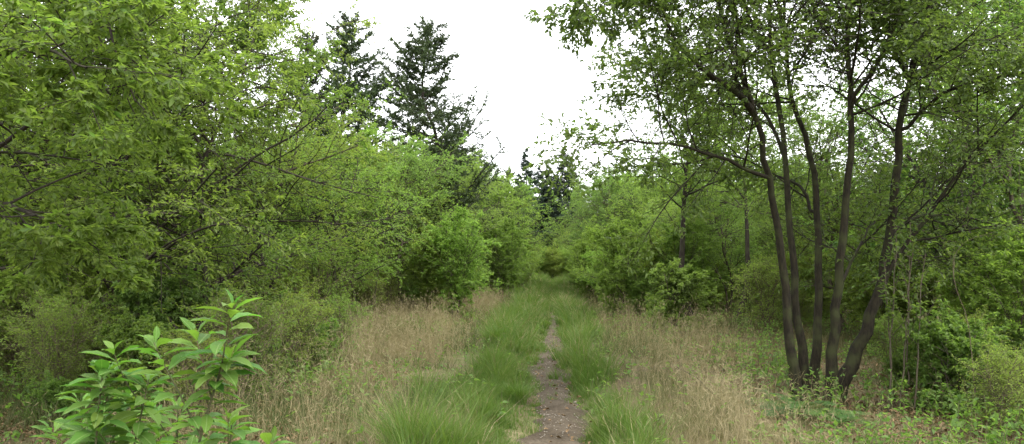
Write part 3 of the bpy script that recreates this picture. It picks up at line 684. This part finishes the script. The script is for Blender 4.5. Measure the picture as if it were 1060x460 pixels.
fern((px_x(800, 9.2), 9.2), 7, .42, 'small fern on the path side of the multi-stemmed tree', 93)

# ---- thin shoots and dead twigs
def shoots():
    rng = np.random.default_rng(95)
    for k, (px, d, tx, ty) in enumerate([(920, 8.7, 928, 250), (930, 8.6, 946, 255), (938, 8.8, 942, 230), (946, 8.5, 958, 262), (926, 8.9, 915, 270)]):
        x = px_x(px, d); g = float(gz(x, d)); r = empty('thin_shoot', (x, d, g)); off = np.array([x, d, g])
        top = P(tx, ty, d); c = curve(np.array([[0, 0, -.05], (top - off) * [.35, 1, .33], (top - off) * [.62, 1, .66], top - off]), 12); c[1:-1] += rng.normal(0, .008, (10, 3))
        mb = MB(); tubes(mb, c[None], np.linspace(.011, .004, 12)[None], 6); part('stem', mb.mesh('shoot_stem', ['bark_young']), r)
        B, rr, _ = spawn(rng, c[None], np.full((1, 12), .006), 9, .4, 1, lambda t: .28 - .12 * t, 45, 10, 0, .1, 5, .007, .1)
        mb = MB(); tubes(mb, B, rr, 3, 1); leaves(mb, leaf_frames(rng, B, 14, .06), .45, 0, rng); part('crown', mb.mesh('shoot_crown', ['leaf_multi', 'bark_young']), r)
        tag(r, 'thin upright shoot springing from the ground beside the thick leaning stem', 'shoot', 'thin shoots beside the multi-stemmed tree')
shoots()
def twig(name, pts, r, mat, label, cat, seed, nb=5):
    rng = np.random.default_rng(seed); W = np.array([P(*p) for p in pts]); b = W[0].copy(); b[2] = float(gz(b[0], b[1])); W[0] = b
    root = empty(name, b); c = curve(W - b, 16); c[0, 2] -= .02
    mb = MB(); tubes(mb, c[None], np.linspace(r, r * .35, 16)[None], 6); part('stem', mb.mesh(name, [mat]), root)
    B, rr, _ = spawn(rng, c[None], np.linspace(r, r * .35, 16)[None], nb, .25, .95, lambda t: .3 - .1 * t, 50, 15, 0, 0, 5, .006, .15)
    for q in range(nb):
        mb = MB(); tubes(mb, B[q:q + 1], rr[q:q + 1], 4); part('side_twig', mb.mesh(name, [mat]), root)
    tag(root, label, cat)
twig('arching_twig', [(1012, 372, 7.6), (1003, 340, 7.6), (990, 300, 7.5), (987, 270, 7.5), (1000, 250, 7.4), (1030, 240, 7.3)], .0035, 'bark_brush', 'pale bare twig arching out of the dry grass beyond the thin shoots', 'twig', 101, 3)
twig('dead_branch', [(760, 425, 8.6), (735, 405, 8.6), (722, 392, 8.7), (700, 380, 8.8)], .008, 'bark_dark', 'dark dead branch poking up out of the mixed grass', 'branch', 102, 3)
twig('bare_sapling', [(372, 345, 20), (368, 310, 20), (360, 275, 20), (358, 240, 20)], .018, 'bark_young', 'bare thin sapling with twiggy side branches at the back of the dry grass', 'sapling', 103, 9)
twig('bare_sapling', [(392, 343, 20.5), (388, 310, 20.5), (392, 275, 20.5), (388, 250, 20.5)], .016, 'bark_young', 'bare forked sapling standing nearer the path at the back of dry grass', 'sapling', 104, 9)

# ------------------------------------------------------------------ grass, litter (nobody could count it)
def blades(mb, rng, x, y, h, w, lean, mat=0, seg=2, tint=None, z0=None, bend=.5):
    n = len(x); th = rng.random(n) * 6.283; d = np.stack([np.cos(th), np.sin(th)], -1); s = np.stack([-d[:, 1], d[:, 0]], -1)
    ps = rng.random(n) * 6.283; sv = np.stack([np.cos(ps), np.sin(ps)], -1)
    z = gz(x, y) - .01 if z0 is None else z0
    V = []
    for k in range(seg):
        u = k / seg; o = (lean * h * (u * (1 - bend) + bend * u * u))[:, None] * d; ww = (w * (1 - .45 * u) * .5)[:, None] * sv
        zz = (z + h * u * (1 - .12 * lean * u))[:, None]; c = np.stack([x, y], -1) + o
        V += [np.concatenate([c - ww, zz], 1), np.concatenate([c + ww, zz], 1)]
    o = (lean * h)[:, None] * d; V.append(np.concatenate([np.stack([x, y], -1) + o, (z + h * (1 - .22 * lean))[:, None]], 1))
    V = np.stack(V, 1); nv = 2 * seg + 1; b = np.arange(n)[:, None] * nv; F_ = []
    for k in range(seg - 1): F_ += [b + [2 * k, 2 * k + 1, 2 * k + 3], b + [2 * k, 2 * k + 3, 2 * k + 2]]
    F_.append(b + [2 * seg - 2, 2 * seg - 1, 2 * seg])
    mb.add(V, np.stack(F_, 1).reshape(-1, 3), mat, np.repeat(rng.random(n) if tint is None else tint, nv))
    return V[:, -1], d

def field(rng, n, y0, y1, xmax, p=1.6):
    """points, denser towards the start of the path"""
    y = y0 * (y1 / y0) ** (rng.random(n) ** (1 / p) if p < 1 else rng.random(n)); x = rng.uniform(-1, 1, n) * xmax(y)
    return x, y
xm = lambda y: np.minimum(.85 * y + .5, 9 + .03 * y)

def clumped(rng, x, y, r, frac, cell):
    """pull a share of the points towards clump centres on a jittered grid"""
    i = np.floor(x / cell); j = np.floor(y / cell); h = lambda k: np.abs(np.sin(i * (12.9898 + k) + j * (78.233 + 3 * k)) * 43758.5453) % 1
    cx = (i + h(0)) * cell; cy_ = (j + h(1)) * cell; pull = rng.random(len(x)) < frac; a = rng.random(len(x)) * 6.283; q = r * np.sqrt(rng.random(len(x)))
    return np.where(pull, cx + q * np.cos(a), x), np.where(pull, cy_ + q * np.sin(a), y), h(2), pull

def open_floor(x, y):
    """shaded floor about the multi-stemmed tree, where the grass stays short"""
    return 1 - .72 * sstep(1.5, 2.3, x) * (1 - sstep(10.0, 13.5, y))
def grass():
    rng = np.random.default_rng(111)
    # lush green verge
    x, y = field(rng, 420000, 4.5, 70, lambda y: 2.4 + 0 * y)
    x, y, ch, pl = clumped(rng, x, y, .10, .55, .27)
    c = path_x(y); dx = x - c; wide = np.where(dx < 0, 1.30 + .012 * y, .58 + .02 * y) + 1.0 * (vnoise(x, y, 1.1) - .5) + .5 * (vnoise(x, y, .35) - .5)
    hw = np.where(dx < 0, path_hw(y, 1), path_hw(y, 3)) - .05 - .35 * (vnoise(x, y, .22) > .80) * sstep(7, 12, y)
    a = np.abs(dx); keep = (a > hw) & (rng.random(len(x)) < sstep(0, .45, wide - a)) & (rng.random(len(x)) < .2 + .8 * sstep(.25, .6, vnoise(x, y, .3)))
    x, y, a, hw, dx, ch, pl = x[keep], y[keep], a[keep], hw[keep], dx[keep], ch[keep], pl[keep]
    h = (.08 + .42 * sstep(0.02, np.where(dx < 0, .75, .38), a - hw)) * rng.uniform(.6, 1.25, len(x)) * (.35 + 1.1 * vnoise(x, y, .7)) * np.where(pl, .7 + .75 * ch, .75) * np.where(dx < 0, 1.0, .78)
    w_ = np.clip(.0046 * np.maximum(1, y / 9), 0, .018) * rng.uniform(.5, 1.9, len(x))
    mb = MB(); tn = np.clip(.10 + .55 * ch * pl + rng.normal(.15, .25, len(x)), 0, 1); dead = rng.random(len(x)) < .03 + .16 * sstep(.5, .75, vnoise(x, y, .8))
    for q, mi in ((~dead, 0), (dead, 1)): blades(mb, rng, x[q], y[q], h[q] * (1.15 if mi else 1), w_[q] * (.7 if mi else 1), rng.uniform(.2, 1.05, q.sum()), mi, 2, tn[q])
    o = obj('green_grass', mb.mesh('green_grass', ['grass_green', 'grass_dry'])); o['kind'] = 'stuff'; tag(o, 'lush green grass on the verges either side of the bare path', 'grass')
    # dry hair grass with airy seed heads
    x, y = field(rng, 300000, 5, 60, lambda y: np.minimum(.6 * y + 1.2, 7.5))
    x, y, ch, pl = clumped(rng, x, y, .13, .5, .36)
    dx = x - path_x(y); a = np.abs(dx)
    inn = np.where(dx < 0, 1.0 + .025 * y, .7 + .02 * y); outr = np.where(dx < 0, 3.3 + .10 * y, 3.6 + .03 * y)
    pn = vnoise(x, y, 1.6) * .6 + vnoise(x, y, .5) * .4
    left = (.10 + .58 * sstep(8.5, 15, y)) * (1 - .7 * sstep(30, 42, y)); right = .30 * (1 - .6 * sstep(12, 18, y))
    keep = (rng.random(len(x)) < .04 + .96 * sstep(-.1, .9, a - inn)) & (a > .3) & (rng.random(len(x)) < sstep(0, 1.2, outr - a)) & (rng.random(len(x)) < sstep(.28, .68, pn) * np.where(dx < 0, left, right * open_floor(x, y)))
    x, y, ch = x[keep], y[keep], ch[keep]; n = len(x)
    h = rng.uniform(.3, .95, n) * (.5 + .9 * vnoise(x, y, .8)) * (.75 + .4 * ch) * (.25 + .75 * open_floor(x, y)); w_ = np.clip(.0020 * np.maximum(1, y / 8), 0, .010)
    mb = MB(); tip, d = blades(mb, rng, x, y, h, w_ * rng.uniform(.8, 1.2, n), rng.uniform(.05, .55, n), 0, 2)
    for k in range(3):   # panicle
        q = tip - np.stack([d[:, 0] * 0, d[:, 1] * 0, h * rng.uniform(.02, .22, n)], -1); e = norm(rng.normal(0, 1, (n, 3)) + [0, 0, .9]); l = rng.uniform(.04, .10, n)[:, None]
        sv = norm(np.cross(e, rng.normal(0, 1, (n, 3)))); ww = (w_ * 1.6)[:, None]
        mb.add(np.stack([q, q + e * l * .6 + sv * ww, q + e * l], 1), np.arange(n * 3).reshape(-1, 3), 0, np.repeat(.4 + .6 * rng.random(n), 3))
    o = obj('dry_grass', mb.mesh('dry_grass', ['grass_dry'])); o['kind'] = 'stuff'; tag(o, 'straw-coloured dry hair grass with airy seed heads beyond the green verges', 'grass')
    # mixed low growth between and under the trees
    x, y = field(rng, 210000, 5, 70, xm)
    x, y, ch, pl = clumped(rng, x, y, .12, .5, .33)
    a = np.abs(x - path_x(y)); keep = (rng.random(len(x)) < sstep(.5, 1.3, a)) & (rng.random(len(x)) < sstep(.22, .55, vnoise(x, y, .9)))
    x, y, ch = x[keep], y[keep], ch[keep]; n = len(x)
    mb = MB(); blades(mb, rng, x, y, rng.uniform(.12, .42, n) * (.6 + .7 * ch) * open_floor(x, y), np.clip(.0045 * np.maximum(1, y / 9), 0, .02), rng.uniform(.3, 1.1, n), 0, 2, np.clip(vnoise(x, y, 1.2) * 1.5 - .35 + rng.normal(0, .2, n), 0, 1))
    o = obj('woodland_grass', mb.mesh('woodland_grass', ['grass_mixed'])); o['kind'] = 'stuff'; tag(o, 'thin green and straw grass in the undergrowth under the trees', 'grass')
    # leafy herbs and seedlings
    x, y = field(rng, 16000, 6, 60, xm); a = np.abs(x - path_x(y)); keep = rng.random(len(x)) < np.maximum(sstep(.55, 3.2, a) * sstep(.45, .7, vnoise(x, y, 1.1)), .12 * (a > .3) * (vnoise(x, y, .5) > .5)); x, y = x[keep], y[keep]; n = len(x)
    hh = rng.uniform(.12, .5, n) * (.6 + .6 * vnoise(x, y, 2)); b0 = np.stack([x, y, gz(x, y) - .01], -1); tw = np.stack([b0, b0 + np.stack([rng.normal(0, .05, n), rng.normal(0, .05, n), hh * .55], -1), b0 + np.stack([rng.normal(0, .1, n), rng.normal(0, .1, n), hh], -1)], 1)
    mb = MB(); tubes(mb, tw[:, [0, 2]], np.full((n, 2), .0022), 3, 1); leaves(mb, leaf_frames(rng, tw, 7, .065, ang=70, tilt=.4, droop=.05, t0=.3, flat=0), .5, 0, rng)
    o = obj('herb_layer', mb.mesh('herbs', ['leaf_round', 'stem_green'])); o['kind'] = 'stuff'; tag(o, 'small leafy herbs and seedlings among the grass and litter', 'herbs')
    # fallen leaves and bits
    x, y = field(rng, 60000, 5, 40, xm); a = np.abs(x - path_x(y)); keep = rng.random(len(x)) < np.where(a < .3, .10, sstep(1.5, 3.5, a)); x, y = x[keep], y[keep]; n = len(x)
    p = np.stack([x, y, gz(x, y) + .035 + .03 * rng.random(n)], -1); d_ = norm(rng.normal(0, 1, (n, 3)) * [1, 1, .25]); nn = norm(Z + rng.normal(0, .3, (n, 3))); S_ = norm(np.cross(d_, nn))
    mb = MB(); leaves(mb, (p, d_, S_, np.cross(S_, d_), rng.uniform(.03, .07, n)), .55, 0, rng, .3, .3)
    o = obj('leaf_litter', mb.mesh('leaf_litter', ['dead_leaf'])); o['kind'] = 'stuff'; tag(o, 'brown fallen leaves and bits strewn on the ground', 'litter')
grass()

def tussock(px, d, n, h0, label, seed):
    rng = np.random.default_rng(seed); x0 = px_x(px, d); g = float(gz(x0, d)); mb = MB(); r = rng.random(n) ** .7 * .16; th = rng.random(n) * 6.283
    x = r * np.cos(th); y = r * np.sin(th); h = rng.uniform(.6, 1.1, n) * h0
    blades(mb, rng, x, y, h, np.full(n, .006), rng.uniform(.3, 1.3, n), 0, 3, None, np.full(n, -.02), .8)
    o = obj('grass_tussock', mb.mesh('tussock', ['grass_green']), None, (x0, d, g)); tag(o, label, 'grass')
tussock(514, 15.0, 900, .55, 'rounded dark green grass tussock standing up in the verge', 121)
tussock(532, 9.2, 700, .30, 'flattened dark grass tussock at the edge of the bare path', 122)

def pebbles():
    rng = np.random.default_rng(131); mb = MB()
    ico = np.array([(0, 0, 1), (.9, 0, .3), (.28, .85, .3), (-.72, .53, .3), (-.72, -.53, .3), (.28, -.85, .3), (0, 0, -.6)])
    f = [(0, i, i % 5 + 1) for i in range(1, 6)] + [(6, i % 5 + 1, i) for i in range(1, 6)]
    for k in range(900):
        y = 5 * (30 / 5) ** rng.random(); x = float(path_x(y)) + rng.uniform(-.24, .24); s = rng.uniform(.004, .014) * (2 if rng.random() < .06 else 1)
        mb.add(ico * rng.uniform(.6, 1.2, (7, 1)) * [s, s * rng.uniform(.6, 1), s * .6] + [x, y, float(gz(x, y)) + .03], f, 0, np.full(7, rng.random()))
    o = obj('path_grit', mb.mesh('grit', ['stone'])); o['kind'] = 'stuff'; tag(o, 'small pale stones and grit on the bare path', 'stones')
pebbles()
tot = sum(len(m.polygons) for m in bpy.data.meshes); print('unique triangles', tot)
